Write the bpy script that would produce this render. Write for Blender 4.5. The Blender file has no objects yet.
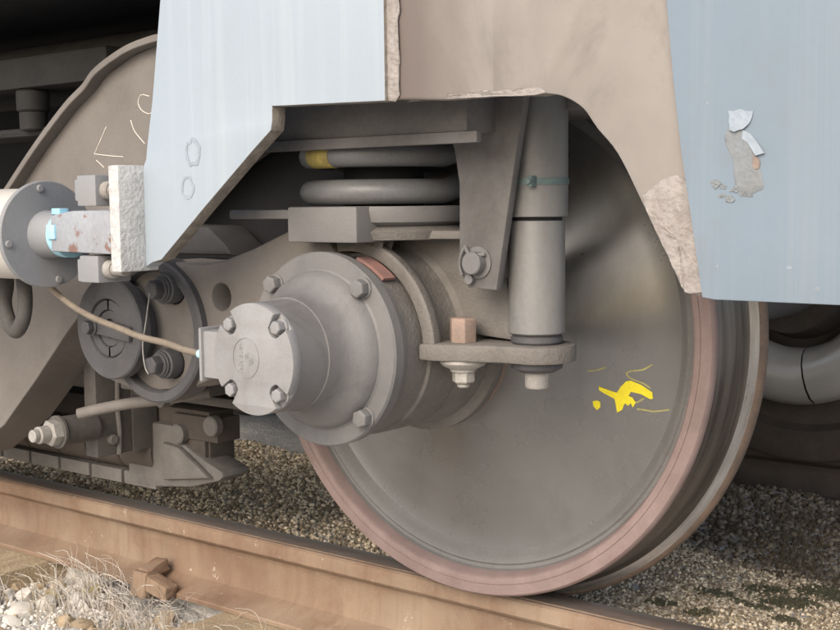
import bpy, bmesh, math, random
import numpy as np
from mathutils import Vector, Matrix
random.seed(7); RNG = np.random.default_rng(11)
S = bpy.context.scene
COL = S.collection
PI = math.pi

# ------------------------------------------------------------------ camera
cam_d = bpy.data.cameras.new("camera"); cam = bpy.data.objects.new("camera", cam_d); COL.objects.link(cam)
yaw, pit, rol = 0.6745, 0.0927, -0.0114
F = Vector((-math.sin(yaw)*math.cos(pit), math.cos(yaw)*math.cos(pit), -math.sin(pit)))
Rt = Vector((math.cos(yaw), math.sin(yaw), 0)); U = Rt.cross(F)
Rr = Rt*math.cos(rol)+U*math.sin(rol); Ur = -Rt*math.sin(rol)+U*math.cos(rol)
M = Matrix(((Rr.x, Ur.x, -F.x, 1.2406), (Rr.y, Ur.y, -F.y, -1.666), (Rr.z, Ur.z, -F.z, 0.677), (0, 0, 0, 1)))
cam.matrix_world = M
cam_d.sensor_fit = 'HORIZONTAL'; cam_d.sensor_width = 36; cam_d.lens = 36*1232.2/840
cam_d.clip_start = 0.02; cam_d.clip_end = 500
S.camera = cam

# ------------------------------------------------------------------ sky, sun, exposure
SUN_EL, SUN_AZ = math.radians(36), math.radians(168)      # azimuth clockwise from +Y : the sun stands in front and to the right
w = bpy.data.worlds.new("World"); S.world = w; w.use_nodes = True
nt = w.node_tree; nt.nodes.clear()
sk = nt.nodes.new('ShaderNodeTexSky'); sk.sky_type = 'NISHITA'; sk.sun_disc = False
sk.sun_elevation = SUN_EL; sk.sun_rotation = SUN_AZ; sk.air_density = 1.0; sk.dust_density = 4.0; sk.ozone_density = 1.0
bg = nt.nodes.new('ShaderNodeBackground'); bg.inputs['Strength'].default_value = 0.15
ou = nt.nodes.new('ShaderNodeOutputWorld')
nt.links.new(sk.outputs[0], bg.inputs[0]); nt.links.new(bg.outputs[0], ou.inputs[0])
sd = bpy.data.lights.new("sun", 'SUN'); sd.energy = 0.85; sd.angle = math.radians(45); sd.color = (1, .992, .98)
so = bpy.data.objects.new("sun", sd); COL.objects.link(so)
sdir = Vector((math.sin(SUN_AZ)*math.cos(SUN_EL), math.cos(SUN_AZ)*math.cos(SUN_EL), math.sin(SUN_EL)))
so.rotation_euler = sdir.to_track_quat('Z', 'Y').to_euler(); so.location = (0, -4, 5)
S.view_settings.view_transform = 'Standard'; S.view_settings.look = 'None'
S.view_settings.exposure = 0.95; S.view_settings.gamma = 1
S.cycles.max_bounces = 6

# ------------------------------------------------------------------ materials
def _n(nt, t, **k):
    n = nt.nodes.new(t)
    for a, b in k.items():
        setattr(n, a, b)
    return n
def mat(name, a, b=None, rough=.7, metal=0., scale=14., fine=160., bump=.25, bdist=.0012, stretch=(1, 1, 1),
        speck=None, speck_amt=.0, speck_scale=60., dust=None, dust_amt=0., streak=None, aniso=0., spec=.35, per_island=0., famt=.18, stain=None):
    """weathered surface: base colours a/b over large noise, fine grain, optional chips (speck), blotches (dust) and streaks"""
    m = bpy.data.materials.new(name); m.use_nodes = True
    nt = m.node_tree; L = nt.links; bs = nt.nodes['Principled BSDF']
    b = b or tuple(x*.72 for x in a)
    tc = _n(nt, 'ShaderNodeTexCoord'); mp = _n(nt, 'ShaderNodeMapping'); mp.inputs['Scale'].default_value = stretch
    L.new(tc.outputs['Object'], mp.inputs['Vector'])
    n1 = _n(nt, 'ShaderNodeTexNoise'); n1.inputs['Scale'].default_value = scale; n1.inputs['Detail'].default_value = 6; n1.inputs['Roughness'].default_value = .62
    L.new(mp.outputs[0], n1.inputs['Vector'])
    r1 = _n(nt, 'ShaderNodeValToRGB'); r1.color_ramp.elements[0].position = .32; r1.color_ramp.elements[1].position = .68
    r1.color_ramp.elements[0].color = (*b, 1); r1.color_ramp.elements[1].color = (*a, 1)
    L.new(n1.outputs['Fac'], r1.inputs['Fac'])
    n2 = _n(nt, 'ShaderNodeTexNoise'); n2.inputs['Scale'].default_value = fine; n2.inputs['Detail'].default_value = 4
    L.new(tc.outputs['Object'], n2.inputs['Vector'])
    mr = _n(nt, 'ShaderNodeMapRange'); mr.inputs[3].default_value = 1-famt; mr.inputs[4].default_value = 1+famt
    L.new(n2.outputs['Fac'], mr.inputs[0])
    mu = _n(nt, 'ShaderNodeMix', data_type='RGBA', blend_type='MULTIPLY'); mu.inputs['Factor'].default_value = 1
    L.new(r1.outputs[0], mu.inputs['A']); L.new(mr.outputs[0], mu.inputs['B'])
    col = mu.outputs['Result']
    def over(colr, fac_socket, c):
        x = _n(nt, 'ShaderNodeMix', data_type='RGBA')
        L.new(fac_socket, x.inputs['Factor']); L.new(colr, x.inputs['A']); x.inputs['B'].default_value = (*c, 1)
        return x.outputs['Result']
    if dust:
        n3 = _n(nt, 'ShaderNodeTexNoise'); n3.inputs['Scale'].default_value = 5.; n3.inputs['Detail'].default_value = 5
        L.new(tc.outputs['Object'], n3.inputs['Vector'])
        q = _n(nt, 'ShaderNodeMapRange'); q.inputs[1].default_value = .38; q.inputs[2].default_value = .7; q.inputs[4].default_value = dust_amt
        L.new(n3.outputs['Fac'], q.inputs[0]); col = over(col, q.outputs[0], dust)
    if stain:
        n6 = _n(nt, 'ShaderNodeTexNoise'); n6.inputs['Scale'].default_value = stain[2]; n6.inputs['Detail'].default_value = 8; n6.inputs['Roughness'].default_value = .7; n6.inputs['Distortion'].default_value = .6
        m6 = _n(nt, 'ShaderNodeMapping'); m6.inputs['Location'].default_value = (3.1, 1.7, 9.2); m6.inputs['Scale'].default_value = (1, 1, .6)
        L.new(tc.outputs['Object'], m6.inputs['Vector']); L.new(m6.outputs[0], n6.inputs['Vector'])
        q = _n(nt, 'ShaderNodeMapRange'); q.inputs[1].default_value = .52; q.inputs[2].default_value = .72; q.inputs[4].default_value = stain[1]
        L.new(n6.outputs['Fac'], q.inputs[0]); col = over(col, q.outputs[0], stain[0])
    if streak:
        n4 = _n(nt, 'ShaderNodeTexNoise'); n4.inputs['Scale'].default_value = 1.; n4.inputs['Detail'].default_value = 6; n4.inputs['Roughness'].default_value = .7
        m4 = _n(nt, 'ShaderNodeMapping'); m4.inputs['Scale'].default_value = (45, 20, .9)
        L.new(tc.outputs['Object'], m4.inputs['Vector']); L.new(m4.outputs[0], n4.inputs['Vector'])
        q = _n(nt, 'ShaderNodeMapRange'); q.inputs[1].default_value = .5; q.inputs[2].default_value = .78; q.inputs[4].default_value = streak[1]
        L.new(n4.outputs['Fac'], q.inputs[0]); col = over(col, q.outputs[0], streak[0])
    if speck:
        n5 = _n(nt, 'ShaderNodeTexNoise'); n5.inputs['Scale'].default_value = speck_scale; n5.inputs['Detail'].default_value = 5; n5.inputs['Roughness'].default_value = .75
        L.new(tc.outputs['Object'], n5.inputs['Vector'])
        q = _n(nt, 'ShaderNodeMapRange'); q.inputs[1].default_value = .64 - speck_amt; q.inputs[2].default_value = .68 - speck_amt
        L.new(n5.outputs['Fac'], q.inputs[0]); col = over(col, q.outputs[0], speck)
    if per_island:
        g = _n(nt, 'ShaderNodeNewGeometry'); q = _n(nt, 'ShaderNodeValToRGB')
        e = q.color_ramp.elements; lo = 1-per_island
        e[0].color = (lo*.75, lo*.7, lo*.62, 1); e[1].color = (1+per_island*.6, 1+per_island*.6, 1+per_island*.55, 1)
        k = e.new(.35); k.color = (lo*1.25, lo*1.15, lo, 1); k = e.new(.7); k.color = (1, 1, 1, 1)
        L.new(g.outputs['Random Per Island'], q.inputs[0])
        x = _n(nt, 'ShaderNodeMix', data_type='RGBA', blend_type='MULTIPLY'); x.inputs['Factor'].default_value = 1
        L.new(col, x.inputs['A']); L.new(q.outputs[0], x.inputs['B']); col = x.outputs['Result']
    L.new(col, bs.inputs['Base Color'])
    rr = _n(nt, 'ShaderNodeMapRange'); rr.inputs[3].default_value = max(.05, rough-.12); rr.inputs[4].default_value = min(1, rough+.12)
    L.new(n1.outputs['Fac'], rr.inputs[0]); L.new(rr.outputs[0], bs.inputs['Roughness'])
    bs.inputs['Metallic'].default_value = metal; bs.inputs['Specular IOR Level'].default_value = spec
    if aniso:
        bs.inputs['Anisotropic'].default_value = aniso
        t = _n(nt, 'ShaderNodeTangent', direction_type='RADIAL', axis='Y'); L.new(t.outputs[0], bs.inputs['Tangent']); bs.inputs['Anisotropic Rotation'].default_value = .25
    if bump:
        bu = _n(nt, 'ShaderNodeBump'); bu.inputs['Strength'].default_value = bump; bu.inputs['Distance'].default_value = bdist
        ad = _n(nt, 'ShaderNodeMath', operation='ADD'); L.new(n1.outputs['Fac'], ad.inputs[0]); L.new(n2.outputs['Fac'], ad.inputs[1])
        L.new(ad.outputs[0], bu.inputs['Height']); L.new(bu.outputs[0], bs.inputs['Normal'])
    return m

RUST = (.16, .075, .04)
MT = {}
def shade_band(m, axis, lo, hi, colr, amt):  # mixes a painted shade tone in along one axis, with a noisy edge
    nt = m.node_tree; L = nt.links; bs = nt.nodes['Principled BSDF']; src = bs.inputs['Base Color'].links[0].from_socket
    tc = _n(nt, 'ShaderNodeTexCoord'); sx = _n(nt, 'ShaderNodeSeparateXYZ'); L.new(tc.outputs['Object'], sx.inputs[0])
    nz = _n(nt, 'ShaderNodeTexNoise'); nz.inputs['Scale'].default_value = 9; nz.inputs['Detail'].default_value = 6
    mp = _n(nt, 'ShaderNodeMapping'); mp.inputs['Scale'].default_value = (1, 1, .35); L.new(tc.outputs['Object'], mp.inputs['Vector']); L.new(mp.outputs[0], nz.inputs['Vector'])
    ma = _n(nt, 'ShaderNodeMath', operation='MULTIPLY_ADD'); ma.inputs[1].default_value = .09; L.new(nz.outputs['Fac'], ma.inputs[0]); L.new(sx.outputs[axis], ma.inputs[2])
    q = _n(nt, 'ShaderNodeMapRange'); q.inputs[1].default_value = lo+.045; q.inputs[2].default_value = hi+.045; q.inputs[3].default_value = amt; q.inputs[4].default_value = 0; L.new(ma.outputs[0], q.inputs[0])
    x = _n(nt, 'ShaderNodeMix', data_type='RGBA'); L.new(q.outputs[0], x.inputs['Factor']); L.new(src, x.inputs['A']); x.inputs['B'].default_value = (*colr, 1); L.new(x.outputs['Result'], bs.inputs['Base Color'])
MT['blue'] = mat('pale_blue_paint', (.184, .234, .281), (.176, .2158, .250), rough=.5, scale=1.2, fine=140, bump=.03, bdist=.0005, famt=.03, streak=((.25, .28, .305), .6), stain=((.184, .198, .203), .75, 4.), speck=(.24, .26, .28), speck_amt=-.115, speck_scale=30)
MT['blue_white'] = mat('chalky_blue_paint', (.305, .355, .40), (.29, .335, .375), rough=.55, scale=1.4, fine=140, bump=.03, bdist=.0005, famt=.03, streak=((.37, .405, .43), .7), stain=((.275, .31, .335), .6, 3.))
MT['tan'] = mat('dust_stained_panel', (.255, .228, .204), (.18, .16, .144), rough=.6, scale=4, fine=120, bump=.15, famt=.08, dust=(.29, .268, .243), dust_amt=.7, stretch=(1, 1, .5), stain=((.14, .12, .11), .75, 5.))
shade_band(MT['tan'], 'X', -.050, .030, (.105, .083, .073), .92)  # shade of the bend beside the seam, painted into the panel colour
MT['scab'] = mat('chalky_chip', (.235, .27, .30), (.20, .225, .25), rough=.7, scale=80, bump=.1)
MT['scab_pale'] = mat('chalky_chip_pale', (.26, .30, .335), (.235, .27, .305), rough=.6, scale=40, bump=.4, bdist=.002)
MT['primer'] = mat('dusty_primer', (.195, .215, .228), (.172, .180, .182), rough=.75, scale=40, fine=200, bump=.5, bdist=.002)
MT['rim_step'] = mat('dull_rim_step', (.155, .152, .148), (.12, .117, .113), rough=.6, scale=8, fine=200, bump=.1)
MT['tan_shaded'] = mat('brown_shade_strip', (.165, .135, .12), (.125, .10, .09), rough=.65, scale=6, fine=120, bump=.2, famt=.1, stretch=(1, 1, .3), stain=((.22, .19, .17), .6, 6.))  # darker tan copy with the strip's shade in its colour
MT['putty'] = mat('rough_putty', (.325, .30, .278), (.22, .195, .178), rough=.8, scale=40, fine=140, bump=.8, bdist=.004, stain=((.15, .115, .095), .6, 20.))
MT['cut_edge'] = mat('flame_cut_edge', (.27, .24, .20), (.15, .13, .11), rough=.75, scale=70, fine=220, bump=.7, bdist=.002)
MT['white_weld'] = mat('chipped_white_paint', (.50, .50, .49), (.38, .375, .365), rough=.6, scale=55, fine=160, bump=.8, bdist=.003, speck=(.26, .2, .16), speck_amt=-.045, speck_scale=50)
MT['beige'] = mat('beige_dusty_steel', (.178, .162, .147), (.138, .124, .112), rough=.75, scale=5, fine=180, bump=.3, famt=.1, stain=((.098, .085, .075), .6, 5.), speck=(.08, .064, .053), speck_amt=-.07, speck_scale=55)
MT['beige_dark'] = mat('brown_dusty_steel', (.108, .100, .092), (.075, .069, .063), rough=.75, scale=9, fine=160, bump=.4, stain=((.055, .049, .045), .65, 8.))
MT['cap'] = mat('light_grey_casting', (.242, .239, .236), (.205, .201, .198), rough=.6, scale=12, fine=260, bump=.35, famt=.1, stain=((.165, .156, .148), .75, 10.), speck=(.125, .115, .108), speck_amt=-.07)
MT['grey'] = mat('grey_casting', (.155, .152, .150), (.120, .117, .115), rough=.56, scale=9, fine=240, bump=.4, famt=.1, dust=(.17, .159, .148), dust_amt=.6, stain=((.085, .079, .075), .65, 11.), speck=(.075, .068, .064), speck_amt=-.085, speck_scale=45)
MT['cast'] = mat('dusty_casting', (.168, .155, .140), (.122, .111, .100), rough=.75, scale=12, fine=200, bump=.8, bdist=.0018, famt=.14, stain=((.082, .072, .063), .7, 9.), speck=(.14, .09, .062), speck_amt=-.065, speck_scale=30)
MT['steel'] = mat('dark_grey_steel', (.088, .087, .092), (.062, .061, .064), rough=.55, metal=.1, scale=14, fine=200, bump=.35, stain=((.105, .095, .085), .5, 11.))
MT['black'] = mat('grime_shade_black', (.020, .020, .022), (.013, .013, .014), rough=.85, scale=6, fine=60, bump=.3)  # underbody grime, and the painted darkness of the gap beside the spring
MT['grime'] = mat('oily_grime', (.055, .053, .053), (.03, .029, .029), rough=.7, scale=8, fine=80, bump=.3)
MT['frame'] = mat('shaded_frame_grey', (.138, .13, .125), (.092, .086, .082), rough=.7, scale=10, fine=140, bump=.5, stain=((.068, .061, .056), .6, 7.))
MT['spring'] = mat('spring_grey', (.155, .155, .155), (.12, .12, .12), rough=.42, scale=12, fine=180, bump=.12, metal=.1)
MT['yellow'] = mat('yellow_paint', (.72, .63, .02), (.66, .55, .02), rough=.6, scale=30, fine=200, bump=.3)
MT['yellow_thin'] = mat('yellow_crayon', (.36, .33, .12), (.26, .24, .13), rough=.8, scale=90, fine=300, bump=.2)
MT['band'] = mat('yellow_band', (.40, .32, .09), (.26, .20, .06), rough=.6, scale=50, fine=200, bump=.4, stain=((.14, .11, .06), .8, 40.))
MT['rim'] = mat('pink_dusty_rim', (.235, .175, .163), (.188, .135, .125), rough=.7, scale=24, fine=260, bump=.35, famt=.12, stain=((.16, .125, .112), .7, 12.), speck=(.22, .14, .10), speck_amt=-.035, speck_scale=26)
MT['web'] = mat('wheel_plate_grey', (.245, .240, .232), (.20, .195, .188), rough=.29, metal=.58, scale=5, fine=200, bump=0, aniso=.95, famt=.05, stain=((.14, .135, .128), .6, 4.))
MT['tread'] = mat('rolled_tread_steel', (.20, .175, .15), (.075, .065, .056), rough=.34, metal=.65, scale=1., fine=160, bump=.05, stretch=(3.5, 75, 3.5), famt=.1)
MT['flange'] = mat('polished_flange', (.40, .395, .385), (.20, .185, .17), rough=.3, metal=.7, scale=1., fine=160, bump=.04, stretch=(5, 110, 5), famt=.08)
MT['rust_edge'] = mat('rusty_flange_back', (.19, .13, .095), (.10, .078, .062), rough=.7, scale=24, fine=200, bump=.5)
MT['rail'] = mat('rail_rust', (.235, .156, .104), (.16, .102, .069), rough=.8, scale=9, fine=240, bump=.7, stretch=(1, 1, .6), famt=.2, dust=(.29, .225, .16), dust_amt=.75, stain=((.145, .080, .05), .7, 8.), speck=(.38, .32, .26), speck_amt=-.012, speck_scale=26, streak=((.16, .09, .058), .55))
MT['rail_top'] = mat('rail_running_steel', (.30, .27, .25), (.17, .125, .10), rough=.4, metal=.6, scale=6, fine=160, bump=.15, stretch=(.3, 2, 2))
MT['silver'] = mat('brushed_disc', (.74, .72, .69), (.60, .58, .55), rough=.36, metal=.35, scale=3., fine=160, bump=0, aniso=.6, famt=.06)
MT['orange'] = mat('orange_primer_bolt', (.285, .20, .155), (.20, .16, .135), rough=.7, scale=40, fine=200, bump=.3)
MT['pinkred'] = mat('red_seal', (.30, .15, .125), (.20, .12, .105), rough=.7, scale=30, bump=.2)
MT['light_steel'] = mat('pale_steel', (.34, .325, .30), (.26, .245, .225), rough=.55, scale=25, fine=200, bump=.3, stain=((.19, .16, .13), .5, 20.))
MT['damper'] = mat('damper_grey', (.182, .18, .173), (.142, .139, .134), rough=.48, scale=14, fine=140, bump=.4, famt=.1, stretch=(1, 1, .35), stain=((.092, .087, .081), .7, 9.), speck=(.26, .25, .235), speck_amt=-.07, speck_scale=50)
MT['teal'] = mat('teal_clamp', (.115, .165, .16), (.09, .125, .12), rough=.6, scale=40, bump=.2)
MT['cyan'] = mat('light_blue_band', (.36, .62, .74), (.28, .52, .66), rough=.5, scale=30, bump=.2)
MT['ydisc'] = mat('blue_grey_end_plate', (.225, .245, .27), (.19, .205, .222), rough=.55, scale=8, fine=140, bump=.25, dust=(.25, .23, .21), dust_amt=.7, famt=.08)
MT['ybody'] = mat('cream_cylinder', (.50, .485, .445), (.42, .39, .345), rough=.5, scale=7, fine=120, bump=.2, stretch=(1, .3, .3), speck=(.3, .22, .15), speck_amt=-.09, famt=.08)
MT['ybar'] = mat('rust_scraped_bar', (.28, .295, .315), (.235, .245, .26), rough=.55, scale=14, fine=140, bump=.3, speck=(.19, .12, .10), speck_amt=.085, speck_scale=20)
MT['cable'] = mat('tan_cable', (.20, .165, .125), (.155, .128, .098), rough=.7, scale=60, fine=240, bump=.2)
MT['rubber'] = mat('rubber_hose', (.085, .08, .075), (.06, .056, .052), rough=.7, scale=20, bump=.2)
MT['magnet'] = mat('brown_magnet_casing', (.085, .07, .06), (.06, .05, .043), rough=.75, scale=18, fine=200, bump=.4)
MT['pole'] = mat('grey_pole_shoe', (.162, .152, .142), (.112, .104, .097), rough=.65, scale=20, fine=200, bump=.45, stain=((.08, .072, .065), .6, 10.))
MT['ground'] = mat('ballast_dirt', (.36, .31, .23), (.17, .15, .105), rough=.95, scale=30, fine=180, bump=.8, bdist=.01)
MT['ground_pale'] = mat('pale_ballast', (.52, .50, .46), (.34, .32, .29), rough=.95, scale=25, fine=120, bump=.8, bdist=.01)
MT['gravel'] = mat('gravel_tan', (.66, .57, .43), (.50, .42, .31), rough=.9, scale=40, fine=300, bump=.4, per_island=.62)
MT['gravel_shaded'] = mat('shaded_gravel', (.20, .17, .13), (.135, .113, .088), rough=.85, scale=40, fine=300, bump=.4, per_island=.55)  # dark gravel copy, shade under the carriage put into its colour
MT['stone_white'] = mat('limestone_white', (.72, .69, .63), (.56, .52, .45), rough=.85, scale=30, fine=240, bump=.6, bdist=.003)
MT['stone_tan'] = mat('sandstone_tan', (.50, .39, .26), (.38, .29, .19), rough=.85, scale=25, fine=240, bump=.6, bdist=.003)
MT['stone_yellow'] = mat('lichen_stone', (.46, .40, .13), (.40, .34, .18), rough=.9, scale=40, fine=240, bump=.6, bdist=.003)
MT['stone_brown'] = mat('brown_stone', (.30, .22, .16), (.20, .15, .11), rough=.85, scale=25, fine=240, bump=.6, bdist=.003)
MT['straw'] = mat('bleached_straw', (.62, .58, .52), (.48, .43, .37), rough=.8, scale=50, bump=0)
MT['straw_brown'] = mat('brown_straw', (.42, .34, .24), (.30, .24, .16), rough=.8, scale=50, bump=0)
MT['weed'] = mat('dark_weed', (.12, .10, .06), (.07, .06, .035), rough=.9, scale=50, bump=0)
MT['wood'] = mat('weathered_sleeper', (.36, .285, .185), (.26, .20, .13), rough=.9, scale=10, fine=200, bump=.8, bdist=.004, stretch=(3, .6, 3), stain=((.20, .16, .11), .6, 6.))
MT['moss'] = mat('moss', (.13, .125, .07), (.085, .08, .05), rough=1, scale=60, fine=300, bump=1, bdist=.006)

# ------------------------------------------------------------------ geometry helpers (lists of verts / faces in world metres)
def merge(*ms):
    V, Fc = [], []
    for v, f in ms:
        o = len(V); V += [tuple(p) for p in v]; Fc += [tuple(i+o for i in q) for q in f]
    return V, Fc
def box(x0, x1, y0, y1, z0, z1):
    v = [(x0, y0, z0), (x1, y0, z0), (x1, y1, z0), (x0, y1, z0), (x0, y0, z1), (x1, y0, z1), (x1, y1, z1), (x0, y1, z1)]
    return v, [(0, 3, 2, 1), (4, 5, 6, 7), (0, 1, 5, 4), (1, 2, 6, 5), (2, 3, 7, 6), (3, 0, 4, 7)]
def xf(m, M4):
    return [tuple(M4 @ Vector(p)) for p in m[0]], m[1]
def rot(m, axis, deg, piv):
    p = Vector(piv); return xf(m, Matrix.Translation(p) @ Matrix.Rotation(math.radians(deg), 4, axis) @ Matrix.Translation(-p))
AX = {'X': lambda a, r, t: (a, r*math.cos(t), r*math.sin(t)), 'Y': lambda a, r, t: (r*math.cos(t), a, r*math.sin(t)), 'Z': lambda a, r, t: (r*math.cos(t), r*math.sin(t), a)}
def lathe(prof, c=(0, 0, 0), axis='Y', n=64, cap=True, a0=0., a1=2*PI):
    """prof: list of (position along axis, radius)"""
    fn = AX[axis]; V = []; Fc = []; full = abs(a1-a0-2*PI) < 1e-6; cols = n if full else n+1
    for (a, r) in prof:
        for k in range(cols):
            p = fn(a, r, a0+(a1-a0)*k/n); V.append((p[0]+c[0], p[1]+c[1], p[2]+c[2]))
    for i in range(len(prof)-1):
        for k in range(n):
            k2 = (k+1) % cols
            Fc.append((i*cols+k, i*cols+k2, (i+1)*cols+k2, (i+1)*cols+k))
    if cap and full:
        if prof[0][1] > 1e-5: Fc.append(tuple(range(cols)))
        if prof[-1][1] > 1e-5: Fc.append(tuple((len(prof)-1)*cols+k for k in range(cols)))
    return V, Fc
def cyl(axis, a0, a1, r, c, n=32, ch=.0):
    if ch: return lathe([(a0, r-ch), (a0+math.copysign(ch, a1-a0), r), (a1-math.copysign(ch, a1-a0), r), (a1, r-ch)], c, axis, n)
    return lathe([(a0, r), (a1, r)], c, axis, n)
def hexa(axis, a0, a1, r, c, ph=0.):
    s = math.copysign(r*.14, a1-a0)
    m = lathe([(a0, r), (a1-s, r), (a1, r*.86)], (0, 0, 0), axis, 6)
    R = Matrix.Rotation(ph, 4, axis)
    return xf(m, Matrix.Translation(Vector(c)) @ R)
def smooth_path(pts, sub=8):
    P = [Vector(p) for p in pts]; out = []
    for i in range(len(P)-1):
        p0, p1, p2, p3 = P[max(i-1, 0)], P[i], P[i+1], P[min(i+2, len(P)-1)]
        for k in range(sub):
            t = k/sub
            out.append(.5*((2*p1)+(-p0+p2)*t+(2*p0-5*p1+4*p2-p3)*t*t+(-p0+3*p1-3*p2+p3)*t**3))
    out.append(P[-1]); return out
def tube(pts, r, n=12, sub=8, smooth=True, taper=None):
    P = smooth_path(pts, sub) if smooth else [Vector(p) for p in pts]
    V = []; Fc = []; T0 = None; N = None
    for i, p in enumerate(P):
        T = (P[min(i+1, len(P)-1)]-P[max(i-1, 0)]).normalized()
        if N is None:
            N = T.orthogonal().normalized()
        else:
            N = (T0.rotation_difference(T) @ N).normalized()
        T0 = T; B = T.cross(N)
        rr = r if taper is None else r*(1+(taper-1)*i/(len(P)-1))
        for k in range(n):
            a = 2*PI*k/n; V.append(tuple(p+(N*math.cos(a)+B*math.sin(a))*rr))
    for i in range(len(P)-1):
        for k in range(n):
            Fc.append((i*n+k, i*n+(k+1) % n, (i+1)*n+(k+1) % n, (i+1)*n+k))
    Fc.append(tuple(range(n))); Fc.append(tuple((len(P)-1)*n+k for k in range(n)))
    return V, Fc
def plate(outline, t0, t1, holes=(), axis='Y', bev=0.):
    """prism of an outline (2D) between t0 and t1 along axis. axis Y: outline is (X,Z); Z: (X,Y); X: (Y,Z)"""
    cu = bpy.data.curves.new('outline', 'CURVE'); cu.dimensions = '2D'; cu.fill_mode = 'BOTH'
    for pts in [outline, *holes]:
        sp = cu.splines.new('POLY'); sp.points.add(len(pts)-1); sp.use_cyclic_u = True
        for q, (x, y) in zip(sp.points, pts): q.co = (x, y, 0, 1)
    cu.extrude = abs(t1-t0)/2 - bev; cu.bevel_depth = bev; cu.bevel_resolution = 1; cu.offset = -bev
    o = bpy.data.objects.new('outline', cu); me = bpy.data.meshes.new_from_object(o)
    bm = bmesh.new(); bm.from_mesh(me); bmesh.ops.remove_doubles(bm, verts=bm.verts, dist=1e-6)
    tc = (t0+t1)/2; V = []
    for v in bm.verts:
        x, y, z = v.co
        V.append((x, tc-z, y) if axis == 'Y' else (x, y, tc+z) if axis == 'Z' else (tc+z, x, y))
    Fc = [tuple(v.index for v in f.verts) for f in bm.faces]
    bm.free(); bpy.data.objects.remove(o); bpy.data.curves.remove(cu); bpy.data.meshes.remove(me)
    return V, Fc
def arc(cx, cy, r, d0, d1, n=12):
    return [(cx+r*math.cos(math.radians(d0+(d1-d0)*i/n)), cy+r*math.sin(math.radians(d0+(d1-d0)*i/n))) for i in range(n+1)]

# ------------------------------------------------------------------ object helpers
def thing(name, label, cat, loc, group=None):
    o = bpy.data.objects.new(name, None); o.location = loc; o.empty_display_size = .05; COL.objects.link(o)
    o['label'] = label; o['category'] = cat
    if group: o['group'] = group
    return o
def wloc(o):
    p = Vector((0, 0, 0))
    while o is not None:
        p += o.location; o = o.parent
    return p
def obj(name, m, material, parent=None, bevel=0., angle=38, org=None, label=None, subs=0):
    """link geometry m (world metres) as one mesh object whose origin is its parent's origin (or org)"""
    base = wloc(parent) if parent else Vector((0, 0, 0))
    og = Vector(org) if org else base
    me = bpy.data.meshes.new(name)
    me.from_pydata([(p[0]-og.x, p[1]-og.y, p[2]-og.z) for p in m[0]], [], m[1])
    bm = bmesh.new(); bm.from_mesh(me); bmesh.ops.recalc_face_normals(bm, faces=bm.faces)
    if bevel:
        es = [e for e in bm.edges if len(e.link_faces) == 2 and e.calc_face_angle() > math.radians(30)]
        bmesh.ops.bevel(bm, geom=es, offset=bevel, segments=2, profile=.6, affect='EDGES', clamp_overlap=True)
    bm.to_mesh(me); bm.free()
    me.shade_smooth(); me.set_sharp_from_angle(angle=math.radians(angle))
    me.materials.append(MT[material])
    o = bpy.data.objects.new(name, me); COL.objects.link(o)
    if parent: o.parent = parent
    o.location = og-base
    if label: o['label'] = label
    return o
def clone(src, parent, loc, ry=0.):
    c = src.copy(); COL.objects.link(c); c.parent = parent
    c.location = Vector(loc)-wloc(parent); c.rotation_euler = (0, ry, 0)
    return c
def structure(o): o['kind'] = 'structure'; return o
def tag(o, label, cat, group=None):
    o['label'] = label; o['category'] = cat
    if group: o['group'] = group
    return o

# ================================================================== GROUND
def gz(x, y):
    """height of the ballast bed"""
    def ss(a, b, t):
        t = np.clip((t-a)/(b-a), 0, 1); return t*t*(3-2*t)
    z = -.205 + .125*ss(.05, .13, y) - .105*ss(1.35, 1.6, y)
    z = z - .05*ss(-.3, -1.5, y)*0 - .06*ss(.3, 1.6, -y)
    return z + .010*np.sin(x*5.1+y*3.3) + .007*np.sin(x*11.3-y*7.7) + .004*np.sin(x*23+y*19)
xs = np.concatenate([[-120, -60, -30, -15, -8], np.arange(-4, 2.6, .06), [4, 8, 15, 30, 60, 120]])
ys = np.concatenate([[-120, -60, -30, -15, -8, -4], np.arange(-2, 3, .05), [4, 8, 15, 30, 60, 120]])
GX, GY = np.meshgrid(xs, ys); GZ = gz(GX, GY)
nx = len(xs); V = list(zip(GX.ravel().tolist(), GY.ravel().tolist(), GZ.ravel().tolist()))
Fc = [(j*nx+i, j*nx+i+1, (j+1)*nx+i+1, (j+1)*nx+i) for j in range(len(ys)-1) for i in range(nx-1)]
ground = structure(obj('ground', (V, Fc), 'ground_pale'))
bxs = np.arange(-9, 7, .1); bys = np.arange(.10, 1.56, .04); BX, BY = np.meshgrid(bxs, bys); BZ = gz(BX, BY)-.003
nb = len(bxs)
structure(obj('track_bed', (list(zip(BX.ravel().tolist(), BY.ravel().tolist(), BZ.ravel().tolist())), [(j*nb+i, j*nb+i+1, (j+1)*nb+i+1, (j+1)*nb+i) for j in range(len(bys)-1) for i in range(nb-1)]), 'ground'))

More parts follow.
